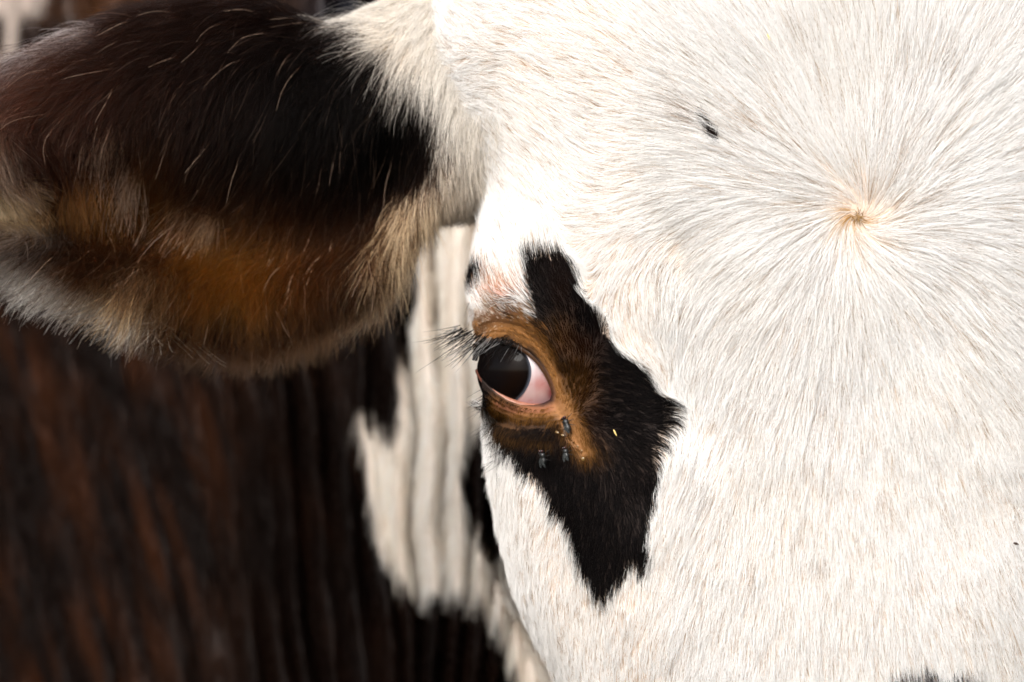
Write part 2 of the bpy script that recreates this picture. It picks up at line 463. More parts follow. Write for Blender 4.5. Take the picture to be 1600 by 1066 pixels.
def ear_hair_colour(px, py, r):
    n = len(px)
    j = ragged(px, py, 81, 26, 60.)
    dark = sstep(14, -14, poly_sd(px, py, EAR_DARK) + j + (r[:, 3] - .5) * np.interp(py, [150, 300], [24, 90]))
    c = np.tile(np.array([.011, .005, .0032]), (n, 1))
    c = mixc(c, np.array([.004, .003, .0026]), np.clip(gauss((px - 600) / 150, (py - 160) / 120) + .6 * gauss((px - 450) / 160, (py - 130) / 110), 0, 1))
    c = mixc(c, np.array([.032, .013, .008]), np.clip(1.1 * gauss((px - 60) / 140, (py - 150) / 90), 0, 1))
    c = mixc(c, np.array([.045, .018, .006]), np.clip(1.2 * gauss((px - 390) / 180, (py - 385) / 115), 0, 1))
    c = mixc(c, np.array([.105, .042, .006]), np.clip(.75 * gauss((px - 378) / 75, (py - 395) / 75) + .45 * gauss((px - 260) / 40, (py - 250) / 60) + .5 * gauss((px - 150) / 50, (py - 300) / 60), 0, 1))  # amber centre: auburn fur plus light glowing through the thin ear, painted in
    c = mixc(c, np.array([.045, .021, .012]), np.clip(gauss((px - 420) / 170, (py - 500) / 34), 0, 1))
    wf = gauss(line_d(px, py, [(0, 396), (100, 426), (180, 455), (245, 482)]) / 19)
    c = mixc(c, np.array([.92, .86, .79]), np.clip(1.6 * wf - .1, 0, 1) * (r[:, 1] < .85))
    c = mixc(c, np.array([.60, .42, .24]), np.clip(gauss((px - 215) / 38, (py - 440) / 22), 0, 1) * (r[:, 2] < .7))
    c = mixc(c, np.array([.40, .36, .34]), np.clip(gauss((px - 0) / 55, (py - 375) / 22), 0, 1) * (r[:, 1] < .6))
    c = mixc(c, np.array([.38, .34, .33]), np.clip(gauss(line_d(px, py, [(60, 88), (110, 62), (160, 45)]) / 16), 0, 1) * (r[:, 1] < .55))  # greyish sky highlight along the upper rim, painted into the hair
    bl = gauss((px - 5) / 40, (py - 300) / 34)
    c = mixc(c, np.array([.66, .46, .26]), np.clip(1.3 * bl, 0, 1) * (r[:, 2] < .9))
    lo = gauss((px + 5) / 26, (py - 240) / 60)
    c = mixc(c, np.array([.42, .32, .24]), np.clip(lo, 0, 1) * (r[:, 3] < .6))
    # single pale hairs
    c = mixc(c, np.array([.36, .25, .18]), (r[:, 0] < .015).astype(float))
    tuft = gauss(line_d(px, py, [(170, 205), (185, 245)]) / 14) + gauss(line_d(px, py, [(205, 265), (220, 300)]) / 13) + gauss(line_d(px, py, [(300, 320), (335, 340)]) / 13)
    c = mixc(c, np.array([.42, .31, .25]), (r[:, 4] < .55 * tuft).astype(float))
    w = np.tile(np.array([.78, .74, .68]), (n, 1))
    w = mixc(w, np.array([.66, .50, .32]), np.clip(.95 * sstep(160, 330, py) * sstep(780, 640, px) + .3 * fbm(px / 40., py / 120., 87), 0, 1))  # white base turns tan lower down: underside shade put into the colour
    brnd = np.clip(sstep(700, 560, px) * sstep(240, 300, py), 0, 1)
    w = mixc(w, np.array([.28, .19, .10]), brnd * .75)
    c = mixc(w, c, dark)
    c = c * (1 + .55 * dark[:, None] * sstep(.3, .05, c.max(1))[:, None])
    return np.clip(c * (.75 + .5 * r[:, 5])[:, None], .002, .92)

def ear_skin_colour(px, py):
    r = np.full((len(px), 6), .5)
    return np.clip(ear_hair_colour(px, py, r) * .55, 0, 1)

def neck_colour(px, py, r):
    n = len(px)
    j = ragged(px, py, 91, 10, 26.)
    wh = sstep(6, -6, poly_sd(px, py, NECK_WHITE) + j) * (1 - sstep(6, -6, poly_sd(px, py, NECK_BLACK) + j))
    wh = np.maximum(wh, sstep(6, -6, poly_sd(px, py, [(-60, -120), (60, -120), (75, 0), (30, 20), (26, 70), (18, 110), (-60, 140), (4, 90), (8, 20), (-60, 0)])))
    # streaks running down the shoulder
    q = px - .28 * py
    st = fbm(q / 20., py / 170., 95, 3)
    st2 = fbm(q / 60., py / 110., 96, 2)
    k = np.tile(np.array([.0055, .003, .0022]), (n, 1))
    brn = np.clip((st - .36) * 3.0, 0, 1) * np.clip((st2 - .24) * 2.2, 0, 1)
    where = np.clip(sstep(420, 250, px) + .55 * gauss((px - 540) / 60, (py - 840) / 130) + .5 * gauss((px - 250) / 160, (py + 10) / 60) + .15, 0, 1)
    k = mixc(k, np.array([.036, .0125, .005]), brn * where)
    k = mixc(k, np.array([.08, .033, .012]), np.clip(gauss((px - 250) / 190, (py - 6) / 26), 0, 1) * .8)
    k = mixc(k, np.array([.012, .013, .018]), np.clip(gauss((px - 540) / 60, (py - 20) / 50), 0, 1))
    w = np.tile(np.array([.92, .86, .78]), (n, 1))
    q2 = px + .02 * (py - 600)
    w = mixc(w, np.array([.62, .46, .31]), np.clip((fbm(q2 / 14., py / 400., 98, 2) - .42) * 2.2, 0, 1) * .35)
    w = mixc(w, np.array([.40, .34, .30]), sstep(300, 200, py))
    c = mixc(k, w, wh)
    return np.clip(c * (.75 + .5 * r[:, 5])[:, None], .002, .92)

# ------------------------------------------------------------------ one continuous body: head + ear + neck
def solid_obj(name, G):
    V, F = tube_solid(to_world(G))
    return mesh_obj(name, V, F, M_SKIN)

cow = solid_obj("cow", HG)
ear_tmp = solid_obj("ear_shape", EG)
neck_tmp = solid_obj("neck_shape", NG)

import bmesh
def fix_normals(o):
    bm = bmesh.new(); bm.from_mesh(o.data)
    bmesh.ops.recalc_face_normals(bm, faces=bm.faces)
    bm.to_mesh(o.data); bm.free()
for k_, o in enumerate((cow, ear_tmp, neck_tmp)):
    fix_normals(o)
    at = o.data.attributes.new("region", 'FLOAT', 'POINT')
    at.data.foreach_set("value", np.full(len(o.data.vertices), float(k_), np.float32))

def union(a, b):
    n0 = len(a.data.vertices)
    md = a.modifiers.new("join", 'BOOLEAN'); md.operation = 'UNION'; md.object = b; md.solver = 'MANIFOLD'
    dg = bpy.context.evaluated_depsgraph_get(); dg.update()
    me = bpy.data.meshes.new_from_object(a.evaluated_get(dg))
    a.modifiers.clear()
    ok = len(me.vertices) > n0 * .6
    if ok:
        a.data = me
    print("union", b.name, n0, len(me.vertices), ok)
    bpy.data.objects.remove(b)

union(cow, ear_tmp)
union(cow, neck_tmp)
me = cow.data
me.name = "cow"
nv = len(me.vertices)
co = np.empty(nv * 3, np.float32); me.vertices.foreach_get("co", co); co = co.reshape(-1, 3)
PB = np.stack([co[:, 0] / S + 800, co[:, 1] / S, 533 - co[:, 2] / S], -1)
px_, py_ = proj(PB)
reg = np.zeros(nv, np.float32)
if "region" in me.attributes:
    me.attributes["region"].data.foreach_get("value", reg)
    me.attributes.remove(me.attributes["region"])
hs = head_skin_colour(px_, py_)
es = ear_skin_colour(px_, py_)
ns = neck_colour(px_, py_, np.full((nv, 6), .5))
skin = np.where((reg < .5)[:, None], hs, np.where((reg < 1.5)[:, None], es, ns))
ca = me.attributes.new("hide_colour", 'FLOAT_COLOR', 'POINT')
ca.data.foreach_set("color", np.concatenate([skin, np.ones((nv, 1))], 1).astype(np.float32).ravel())
me.polygons.foreach_set("use_smooth", np.ones(len(me.polygons), bool))
if not me.materials: me.materials.append(M_SKIN)
cow["label"] = "brown and white cow with a black patch round its eye, facing the camera"
cow["category"] = "cow"

# ------------------------------------------------------------------ growing hair
def sample_grid(G, n, weight, closed=True):
    """n random roots on a grid surface; returns points and outward normals"""
    A = G[:-1, :]; B = G[1:, :]
    if closed:
        A2 = np.roll(A, -1, 1); B2 = np.roll(B, -1, 1)
    else:
        A2 = A[:, 1:]; B2 = B[:, 1:]; A = A[:, :-1]; B = B[:, :-1]
    N = np.cross(A2 - A, B - A)
    area = np.linalg.norm(N, axis=-1)
    C = (A + B + A2 + B2) / 4
    w = area * weight(C, norm(N))
    w = w.ravel(); cs = np.cumsum(w); cs /= cs[-1]
    idx = np.searchsorted(cs, rng.random(n))
    idx = np.clip(idx, 0, len(w) - 1)
    u = rng.random((n, 1)); v = rng.random((n, 1))
    a, a2, b, b2 = (q.reshape(-1, 3)[idx] for q in (A, A2, B, B2))
    P = (a * (1 - u) + a2 * u) * (1 - v) + (b * (1 - u) + b2 * u) * v
    # smooth vertex normals
    VN = np.zeros_like(G)
    dc = (np.roll(G, -1, 1) - np.roll(G, 1, 1)) if closed else np.gradient(G, axis=1)
    dr = np.gradient(G, axis=0)
    VN = norm(np.cross(dc, dr))
    nc = A.shape[1]; i, j = idx // nc, idx % nc
    j2 = (j + 1) % G.shape[1]
    n4 = (VN[i, j] * (1 - u) + VN[i, j2] * u) * (1 - v) + (VN[i + 1, j] * (1 - u) + VN[i + 1, j2] * u) * v
    return P, norm(n4)

def worley(px, py, cell, seed):
    cx = np.floor(px / cell); cyy = np.floor(py / cell)
    best = np.full(px.shape, 1e18); bx = px.copy(); by = py.copy()
    for i in (-1, 0, 1):
        for j in (-1, 0, 1):
            a = (cx + i).astype(np.int64); b = (cyy + j).astype(np.int64)
            h1 = _tab[((a * 73856093) ^ (b * 19349663) ^ (seed * 1013)) & 65535]
            h2 = _tab[((a * 83492791) ^ (b * 2971215073) ^ (seed * 7919)) & 65535]
            qx = (a + h1) * cell; qy = (b + h2) * cell
            d = (qx - px) ** 2 + (qy - py) ** 2
            m = d < best
            best = np.where(m, d, best); bx = np.where(m, qx, bx); by = np.where(m, qy, by)
    return bx, by

def grow(name, P, N, flow, length, colour, parent, mat, K=6, lift=(24, 4), jitter=10., clump=0.6, cell=11., r_root=.32, r_tip=.08,
         gravity=0., wave=0., sink=2.0):
    n = len(P)
    px, py = proj(P)
    jit = np.radians(rng.normal(0, jitter, n))
    cj, sj = np.cos(jit), np.sin(jit)
    lj = np.radians(rng.normal(0, 5, n))
    bx, by = worley(px, py, cell, 5)
    hsh = vnoise(bx * 1.37, by * 1.71, 77)
    cang = np.radians((hsh - .5) * 20)                                   # each tuft leans its own way
    cj, sj = np.cos(jit + cang), np.sin(jit + cang)
    pts = np.empty((n, K, 3))
    p = P - N * sink
    pts[:, 0] = p
    wph = rng.random(n) * 6.28; wax = norm(rng.normal(size=(n, 3)))
    for k in range(1, K):
        f = (k - 1) / max(K - 2, 1)
        qx, qy = proj(p)
        fx, fy = flow(qx, qy)
        l = np.hypot(fx, fy) + 1e-9; fx, fy = fx / l, fy / l
        gx, gy = fx * cj - fy * sj, fx * sj + fy * cj
        d = np.stack([gx, np.zeros(n), gy], -1)
        d = d - N * np.sum(d * N, -1, keepdims=True)
        d = norm(d)
        a = np.radians(lift[0] + (lift[1] - lift[0]) * f) + lj
        d = d * np.cos(a)[:, None] + N * np.sin(a)[:, None]
        if gravity: d[:, 2] += gravity * f
        if wave: d = d + wax * (wave * np.sin(wph + f * 5.0))[:, None]
        d = norm(d)
        p = p + d * (length / (K - 1))[:, None]
        pts[:, k] = p
    # tufts: pull the tips sideways onto the tuft's own line
    fx, fy = flow(px, py); l = np.hypot(fx, fy) + 1e-9; fx, fy = fx / l, fy / l
    ox, oy = bx - px, by - py
    side = ox * -fy + oy * fx
    tq = (np.linspace(0, 1, K) ** 1.2)[None, :] * (clump * side)[:, None]
    pts[:, :, 0] += tq * -fy[:, None]
    pts[:, :, 2] += tq * fx[:, None]
    rad = np.linspace(1, 0, K)[None, :] ** 0.8 * (r_root - r_tip) + r_tip
    rad = rad * (.75 + .5 * rng.random((n, 1)))
    hc = bpy.data.hair_curves.new(name)
    hc.add_curves([K] * n)
    hc.attributes["position"].data.foreach_set("vector", to_world(pts).astype(np.float32).ravel())
    ra = hc.attributes.get("radius") or hc.attributes.new("radius", 'FLOAT', 'POINT')
    ra.data.foreach_set("value", (rad * S).astype(np.float32).ravel())
    cc = hc.attributes.new("hair_colour", 'FLOAT_COLOR', 'CURVE')
    cc.data.foreach_set("color", np.concatenate([colour, np.ones((n, 1))], 1).astype(np.float32).ravel())
    hc.materials.append(mat)
    o = bpy.data.objects.new(name, hc)
    COL.objects.link(o)
    o.parent = parent
    return o

# ---- lie of the coat on the face
WH = (1342., 338.)
FLOWPTS = np.array([(850, 390, -.2, -1), (900, 430, -.3, -.95), (915, 505, .1, -.8), (985, 500, .25, .95), (1012, 548, .5, .85), (948, 450, -.3, .95), (928, 400, -.7, .6), (972, 582, .9, .1), (1045, 640, 1, -.1), (1030, 700, .9, .35), (1015, 800, .5, .85),
    (1010, 880, .1, 1), (940, 920, -.05, 1), (880, 810, -.5, .85), (800, 730, -.35, .95), (760, 650, -.5, .8), (810, 660, -.3, .9), (765, 470, -.9, -.35), (735, 505, -.95, .3),
    (775, 510, -.9, .2), (820, 505, -.7, -.5), (870, 560, -.2, -1), (900, 600, .7, -.5), (950, 650, 1, 0), (920, 700, .6, .8), (860, 720, -.1, 1), (900, 780, 0, 1), (770, 420, -.6, -.8),
    (760, 350, -.7, -.5), (860, 280, -.75, -.6), (970, 405, -.5, .85), (920, 350, -.95, -.05), (1000, 350, -.9, .35), (1040, 500, .15, 1), (1000, 480, .2, 1), (1055, 590, .3, .95), (800, 220, -.8, -.55), (780, 900, 0, 1), (850, 1000, .05, 1),
    (780, 780, -.2, 1), (1000, 1000, -.15, 1), (1060, 780, -.4, .92), (1060, 720, .1, 1), (820, 120, -.85, -.35), (740, 120, -.75, .1), (740, 30, -.6, -.2), (900, 880, -.2, 1), (880, 1100, 0, 1)], float)
FL = norm(FLOWPTS[:, 2:4])
def head_flow(px, py):
    wx = np.zeros_like(px); wy = np.zeros_like(px); sw = np.zeros_like(px)
    for (ax, ay, _, _), (dx, dy) in zip(FLOWPTS, FL):
        w = 1.0 / (((px - ax) ** 2 + (py - ay) ** 2) / 900. + .4) ** 2
        wx += w * dx; wy += w * dy; sw += w
    lx, ly = wx / sw, wy / sw
    rx, ry = px - WH[0], py - WH[1]
    d = np.hypot(rx, ry) + 1e-6
    sw_ = -.75 * np.exp(-d / 60.) - .10
    c, s = np.cos(sw_), np.sin(sw_)
    ux, uy = (rx * c - ry * s) / d, (rx * s + ry * c) / d
    uy = uy + .55 * sstep(60, 420, d) * sstep(-.6, .35, ry / d)
    ux = ux + .16 * (fbm(px / 90., py / 90., 13) - .5) * 2
    uy = uy + .16 * (fbm(px / 90., py / 90., 14) - .5) * 2
    edge = np.interp(py, [-100, 100, 300, 400, 650, 760, 900, 1100], [800, 860, 1020, 1060, 1085, 1062, 1010, 980])
    edge = edge + 26 * (fbm(px / 24., py / 24., 19) - .5)
    soft = np.interp(py, [0, 350, 420, 650, 800, 1000], [90, 86, 84, 66, 70, 90])
    m = sstep(-1, 1, (px - edge) / soft)
    return lx * (1 - m) + ux * m, ly * (1 - m) + uy * m

def head_len(px, py):
    L = 54 + 46 * gauss((px - 1320) / 300, (py - 180) / 280)
    L = np.where(py > 700, L - 8, L)
    L = L * (1 - .38 * sstep(1080, 1000, px))
    dk = sstep(4, -12, poly_sd(px, py, PATCH))
    L = L * (1 - dk) + 23 * dk
    e = eye_brown(px, py)
    L = L * (1 - np.clip(e, 0, 1) * .55)
    L = L * (1 - .5 * sstep(12, -8, poly_sd(px, py, LID)))
    near = sstep(26, 2, np.abs(poly_sd(px, py, OPEN)))
    L = np.maximum(L * (1 - .6 * near), 9)
    d = np.hypot(px - WH[0], py - WH[1])
    L = L * (.62 + .38 * sstep(0, 45, d))
    return L

def head_weight(C, N):
    px, py = proj(C)
    w = sstep(.45, .1, N[..., 1]) * sstep(-130, -60, py) * sstep(1190, 1120, py) * sstep(1800, 1680, px)
    w = w * np.where(poly_sd(px, py, OPEN) < 3, 0, 1.)
    bare = gauss(line_d(px, py, [(874, 636), (888, 662), (903, 692)]) / 8) + gauss(line_d(px, py, [(780, 634), (800, 640), (850, 641), (870, 634)]) / 4)
    w = w * (1 - np.clip(.7 * bare, 0, .8))
    w = w * (1 - .45 * gauss((px - 772) / 40, (py - 462) / 22))
    dk = poly_sd(px, py, PATCH) < 20
    lidz = (poly_sd(px, py, LID) < 10) | (eye_brown(px, py) > .25) | (line_d(px, py, [(765, 640), (800, 656), (850, 660), (880, 650)]) < 22)
    return w * np.where(dk, 1.9, 1.0) * np.where(lidz, 2.6, 1)

nH = int(350000 * HAIR)
P, N = sample_grid(HG, nH, head_weight)
# outward normals point away from the head axis
N = np.where((np.sum(N * (P - np.array([HX, 180, 0]) * [1, 1, 0] - P * [0, 0, 1]), -1) < 0)[:, None], -N, N)
px, py = proj(P)
r = rng.random((nH, 6))
Lh = head_len(px, py) * (.55 + .6 * rng.random(nH))
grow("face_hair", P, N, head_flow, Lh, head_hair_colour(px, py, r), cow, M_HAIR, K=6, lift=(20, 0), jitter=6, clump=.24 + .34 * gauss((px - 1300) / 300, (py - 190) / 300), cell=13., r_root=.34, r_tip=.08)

# ---- ear
EF = np.array([(650, 60, -.4, .8), (700, 150, -.15, 1), (730, 280, -.1, 1), (640, 250, -.2, 1), (560, 160, -.4, .9), (620, 380, -.12, 1), (520, 60, -.7, .4), (400, 30, -.8, .35), (250, 40, -.9, .35),
    (120, 80, -.93, .35), (60, 160, -.85, .55), (150, 180, -.65, .75), (300, 150, -.6, .8), (420, 180, -.6, .8), (330, 280, -.45, .9), (480, 330, -.4, .92), (220, 270, -.25, .95), (180, 330, -.1, 1),
    (330, 360, -.6, .6), (100, 330, .2, 1), (30, 260, .15, 1), (20, 310, .75, .3), (5, 330, .4, .9), (60, 410, -.8, .55), (120, 470, -.85, .6), (220, 510, -.6, .8), (300, 480, -.45, .9), (400, 520, -.1, 1), (520, 480, -.12, 1), (560, 430, -.2, 1),
    (560, 20, -.8, -.1), (620, 0, -.8, .1), (-80, 250, -.7, .6), (0, 390, -.8, .5)], float)
EFd = norm(EF[:, 2:4])
def ear_flow(px, py):
    wx = np.zeros_like(px); wy = np.zeros_like(px); sw = np.zeros_like(px)
    for (ax, ay, _, _), (dx, dy) in zip(EF, EFd):
        w = 1.0 / (((px - ax) ** 2 + (py - ay) ** 2) / 2500. + .3) ** 2
        wx += w * dx; wy += w * dy; sw += w
    wx = wx / sw + .35 * (fbm(px / 60., py / 60., 15) - .5) * 2
    return wx, wy / sw

def ear_weight(C, N):
    px, py = proj(C)
    Yc = ear_mid(px)
    return sstep(60, 20, C[..., 1] - Yc) * sstep(-190, -140, px) * sstep(800, 770, px)

nE = int(125000 * HAIR)
P, N = sample_grid(EG, nE, ear_weight)
px, py = proj(P)
cen = np.stack([P[:, 0], ear_mid(px) + 40, unproj(px, (ear_top(px) + ear_bot(px)) / 2, 0)[:, 2]], -1)
flip = np.sum(N * (P - cen), -1) < 0
# the grid has one consistent orientation, so a majority vote fixes the sign of all normals
if flip.mean() > .5: N = -N
r = rng.random((nE, 6))
base = sstep(620, 700, px)
base = np.maximum(base, sstep(-10, 20, poly_sd(px, py, EAR_DARK)) * sstep(200, 120, py))
Le = (125 - 70 * base) * (.45 + .65 * rng.random(nE))
Le = Le * (1 - .35 * sstep(120, 40, py) * (px > 100))
low = sstep(.7, .95, (py - ear_top(px)) / np.maximum(ear_bot(px) - ear_top(px), 1))
Le = Le * (1 - .05 * low)
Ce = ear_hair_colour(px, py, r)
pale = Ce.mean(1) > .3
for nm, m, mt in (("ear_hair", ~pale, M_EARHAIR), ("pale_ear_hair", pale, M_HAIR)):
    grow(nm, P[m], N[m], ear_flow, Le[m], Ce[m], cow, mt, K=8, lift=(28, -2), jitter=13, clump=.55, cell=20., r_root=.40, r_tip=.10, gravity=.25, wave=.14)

# ---- neck
def neck_flow(px, py):
    lean = np.interp(px, [-200, 300, 560, 700, 900], [.30, .25, .06, 0, .3])
    return lean, np.ones_like(px)
def neck_weight(C, N):
    px, py = proj(C)
    return sstep(-160, -100, px) * sstep(905, 880, px) * sstep(-120, -60, py) * sstep(1180, 1130, py)
nN = int(60000 * HAIR)
P, N = sample_grid(NF, nN, neck_weight, closed=False)
N = np.where((N[:, 1] > 0)[:, None], -N, N)
px, py = proj(P)
grow("neck_hair", P, N, neck_flow, 52 * (.6 + .5 * rng.random(nN)), neck_colour(px, py, rng.random((nN, 6))), cow, M_NECKHAIR, K=4, lift=(16, 0), jitter=8, clump=.3, cell=20., r_root=.6, r_tip=.25)

# ---- longer loose hairs hanging over the ear
nW = int(850 * HAIR)
P, N = sample_grid(EG, nW, ear_weight)
if flip.mean() > .5: N = -N
px, py = proj(P)
keep = px < 640
P, N, px, py = P[keep], N[keep], px[keep], py[keep]
nW = len(P)
r = rng.random((nW, 6))
c = ear_hair_colour(px, py, r)
c = mixc(c, np.array([.16, .10, .07]), .10 + .6 * (r[:, 0] < .25))
grow("loose_ear_hair", P, N, ear_flow, 150 * (.5 + .6 * rng.random(nW)), c, cow, M_EARHAIR, K=9, lift=(38, 8), jitter=22, clump=.7, cell=34., r_root=.24, r_tip=.08, gravity=.5, wave=.38)

# ------------------------------------------------------------------ finding the face under a reference point
FV = HG[:, :390].reshape(-1, 3)
_dc = np.roll(HG, -1, 1) - np.roll(HG, 1, 1); _dr = np.gradient(HG, axis=0)
FN = norm(np.cross(_dc, _dr))[:, :390].reshape(-1, 3)
FN = np.where((FN[:, 1] > 0)[:, None], -FN, FN)
FPX, FPY = proj(FV)
def face_at(x, y):
    d = (FPX - x) ** 2 + (FPY - y) ** 2
    i = np.argpartition(d, 6)[:6]
    w = 1 / (d[i] + 1.0); w /= w.sum()
    return unproj(x, y, float((FV[i, 1] * w).sum())), norm((FN[i] * w[:, None]).sum(0))

# ---- the dark tuft on the forehead, lying over the white coat
n = 260
u = rng.random(n)
cx = np.interp(u, [0, .5, 1], [1100, 1109, 1122]) + rng.normal(0, 2.8, n); cyv = 180 + 44 * u + rng.normal(0, 2, n)
PN = [face_at(a, b) for a, b in zip(cx, cyv)]
P = np.array([q[0] for q in PN]); N = np.array([q[1] for q in PN])
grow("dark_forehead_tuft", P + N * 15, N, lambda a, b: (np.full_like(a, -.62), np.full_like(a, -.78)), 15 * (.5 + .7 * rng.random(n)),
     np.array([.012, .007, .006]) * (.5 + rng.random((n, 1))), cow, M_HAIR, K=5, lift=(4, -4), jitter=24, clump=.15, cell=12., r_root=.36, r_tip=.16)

# ---- golden hairs in the eye of the whorl
n = 46
an_ = rng.random(n) * 6.28
PN = [face_at(1338 + 7 * math.cos(a) * q + 3, 338 + 4 * math.sin(a) * q + 2) for a, q in zip(an_, rng.random(n))]
P = np.array([q[0] for q in PN]) + rng.normal(0, 2.5, (n, 3)) * [1, 0, 1]; N = np.array([q[1] for q in PN])
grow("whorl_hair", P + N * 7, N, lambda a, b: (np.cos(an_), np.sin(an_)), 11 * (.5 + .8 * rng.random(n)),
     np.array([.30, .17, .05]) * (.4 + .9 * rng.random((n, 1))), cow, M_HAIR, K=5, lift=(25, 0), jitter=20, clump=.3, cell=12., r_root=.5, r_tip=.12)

# ---- blond and pale locks in the ear
_EFr = EG[:, 2:62].reshape(-1, 3); _EFx, _EFy = proj(_EFr)
def lock(name, x, y, sx, sy, n, ang, L, col, lift, wave, jit):
    qx = x + rng.normal(0, sx, n); qy = y + rng.normal(0, sy, n)
    idx = [int(np.argmin((_EFx - a) ** 2 + (_EFy - b) ** 2)) for a, b in zip(qx, qy)]
    P = _EFr[idx] + np.stack([rng.normal(0, 2, n), np.full(n, -14.), rng.normal(0, 2, n)], -1)
    N = np.tile(np.array([[0, -1., 0]]), (n, 1))
    d = (math.cos(math.radians(ang)), math.sin(math.radians(ang)))
    grow(name, P, N, lambda a, b: (np.full_like(a, d[0]), np.full_like(a, d[1])), L * (.5 + .6 * rng.random(n)),
         np.array(col) * (.7 + .5 * rng.random((n, 1))), cow, M_EARHAIR, K=9, lift=lift, jitter=jit, clump=.6, cell=22., r_root=.4, r_tip=.1, gravity=.55, wave=wave)
lock("blond_ear_lock", 2, 296, 12, 9, 420, 8, 82, (.72, .52, .30), (35, -10), .30, 24)
lock("blond_ear_lock", -4, 318, 14, 10, 380, 62, 62, (.70, .52, .32), (30, -5), .30, 26)
lock("grey_ear_lock", 4, 222, 10, 24, 200, 82, 80, (.26, .20, .15), (20, 0), .15, 14)
lock("pale_ear_lock", 175, 200, 12, 12, 160, 110, 85, (.36, .25, .17), (25, -5), .22, 14)
lock("pale_ear_lock", 212, 256, 9, 9, 130, 106, 95, (.42, .30, .23), (25, -5), .22, 13)
lock("pale_ear_lock", 300, 318, 13, 7, 90, 150, 80, (.42, .30, .20), (25, -5), .25, 18)
lock("pale_ear_lock", 335, 330, 7, 8, 110, 112, 88, (.46, .32, .21), (25, -5), .22, 14)
lock("amber_ear_lock", 130, 275, 26, 16, 420, 88, 110, (.20, .085, .025), (25, -5), .25, 18)

# ------------------------------------------------------------------ the eye
def attr_mat(name, rough, coat=0., spec=.5, sss=0.):
    m, t, b = new_mat(name)
    a = t.nodes.new("ShaderNodeAttribute"); a.attribute_name = "tint"
    t.links.new(a.outputs["Color"], b.inputs["Base Color"])
    b.inputs["Roughness"].default_value = rough
    b.inputs["Coat Weight"].default_value = coat
    b.inputs["Coat Roughness"].default_value = 0.02
    b.inputs["Coat IOR"].default_value = 1.45
    b.inputs["Specular IOR Level"].default_value = spec
    return m, t, b

def tint(o, c):
    a = o.data.attributes.new("tint", 'FLOAT_COLOR', 'POINT')
    a.data.foreach_set("color", np.concatenate([c, np.ones((len(c), 1))], 1).astype(np.float32).ravel())

M_SCLERA, _, _ = attr_mat("sclera", .35, .9)
M_CORNEA, _, _b = attr_mat("cornea", .3, .25, 0.)
_b.inputs["Coat IOR"].default_value = 1.38
M_RIM, _t, _b = attr_mat("eyelid_margin", .32, .35)
_n = _t.nodes.new("ShaderNodeTexNoise"); _n.inputs["Scale"].default_value = 1800
_bp = _t.nodes.new("ShaderNodeBump"); _bp.inputs["Strength"].default_value = .5; _bp.inputs["Distance"].default_value = .0003
_t.links.new(_n.outputs[0], _bp.inputs["Height"]); _t.links.new(_bp.outputs[0], _b.inputs["Normal"])

ga = math.radians(55)
gz = np.array([-math.sin(ga), -math.cos(ga), 0.03]); gz /= np.linalg.norm(gz)
hx = np.array([math.cos(ga), -math.sin(ga), 0.])
vx = np.array([0, 0, 1.])
th = np.linspace(.02, math.pi - .02, 90)[:, None]; ph = np.linspace(0, 2 * math.pi, 120, endpoint=False)[None, :]
B = EC + ER * np.stack([np.sin(th) * np.cos(ph), np.sin(th) * np.sin(ph), np.cos(th) * np.ones_like(ph)], -1)
V, F = tube_solid(B)
eye = mesh_obj("eyeball", to_world(V), F, M_SCLERA, cow)
ex, ey = proj(V)
c = np.tile(np.array([.56, .38, .36]), (len(V), 1))
c = mixc(c, np.array([.64, .56, .58]), gauss((ex - 836) / 16, (ey - 570) / 34))
c = mixc(c, np.array([.45, .12, .10]), np.clip(.5 * gauss((ex - 843) / 14, (ey - 601) / 12) + .3 * fbm(ex / 5., ey / 9., 4) * (ex > 835), 0, 1))
c = mixc(c, np.array([.25, .06, .06]), np.clip(1.2 * gauss((ex - 863) / 8, (ey - 616) / 16), 0, 1))
c = mixc(c, np.array([.42, .25, .27]), sstep(614, 632, ey) * .8)
vein = sstep(.06, .0, np.abs(fbm(ex / 9., ey / 22., 6) - .5)) * (ex > 826)
c = mixc(c, np.array([.45, .13, .12]), .35 * vein)
tint(eye, c)
rho = np.linspace(0.02, 1, 40)[:, None]; ph = np.linspace(0, 2 * math.pi, 96, endpoint=False)[None, :]
ax_ = rho * np.cos(ph) * math.radians(50); ay_ = rho * np.sin(ph) * math.radians(39)
tq = np.hypot(ax_, ay_); al = np.arctan2(ay_, ax_)
dirs = gz * np.cos(tq)[..., None] + (hx * np.cos(al)[..., None] + vx * np.sin(al)[..., None]) * np.sin(tq)[..., None]
rr = ER * (1 + .085 * (1 - rho ** 2) ** 1.1) + 1.2 * (1 - rho ** 8)
CG = EC + dirs * (rr * np.ones_like(ph))[..., None]
V = CG.reshape(-1, 3); F = grid_faces(40, 96, True).tolist()
V = np.vstack([V, CG[0].mean(0)]); F += [[40 * 96, (j + 1) % 96, j] for j in range(96)]
cornea = mesh_obj("cornea", to_world(V), F, M_CORNEA, eye)
rv = np.concatenate([np.repeat(rho[:, 0], 96), [0]])
c = np.tile(np.array([.004, .003, .003]), (len(V), 1))
c = mixc(c, np.array([.006, .003, .002]), gauss((rv - .7) / .2))
c = mixc(c, np.array([.10, .11, .14]), sstep(.93, 1.0, rv))
tint(cornea, c)

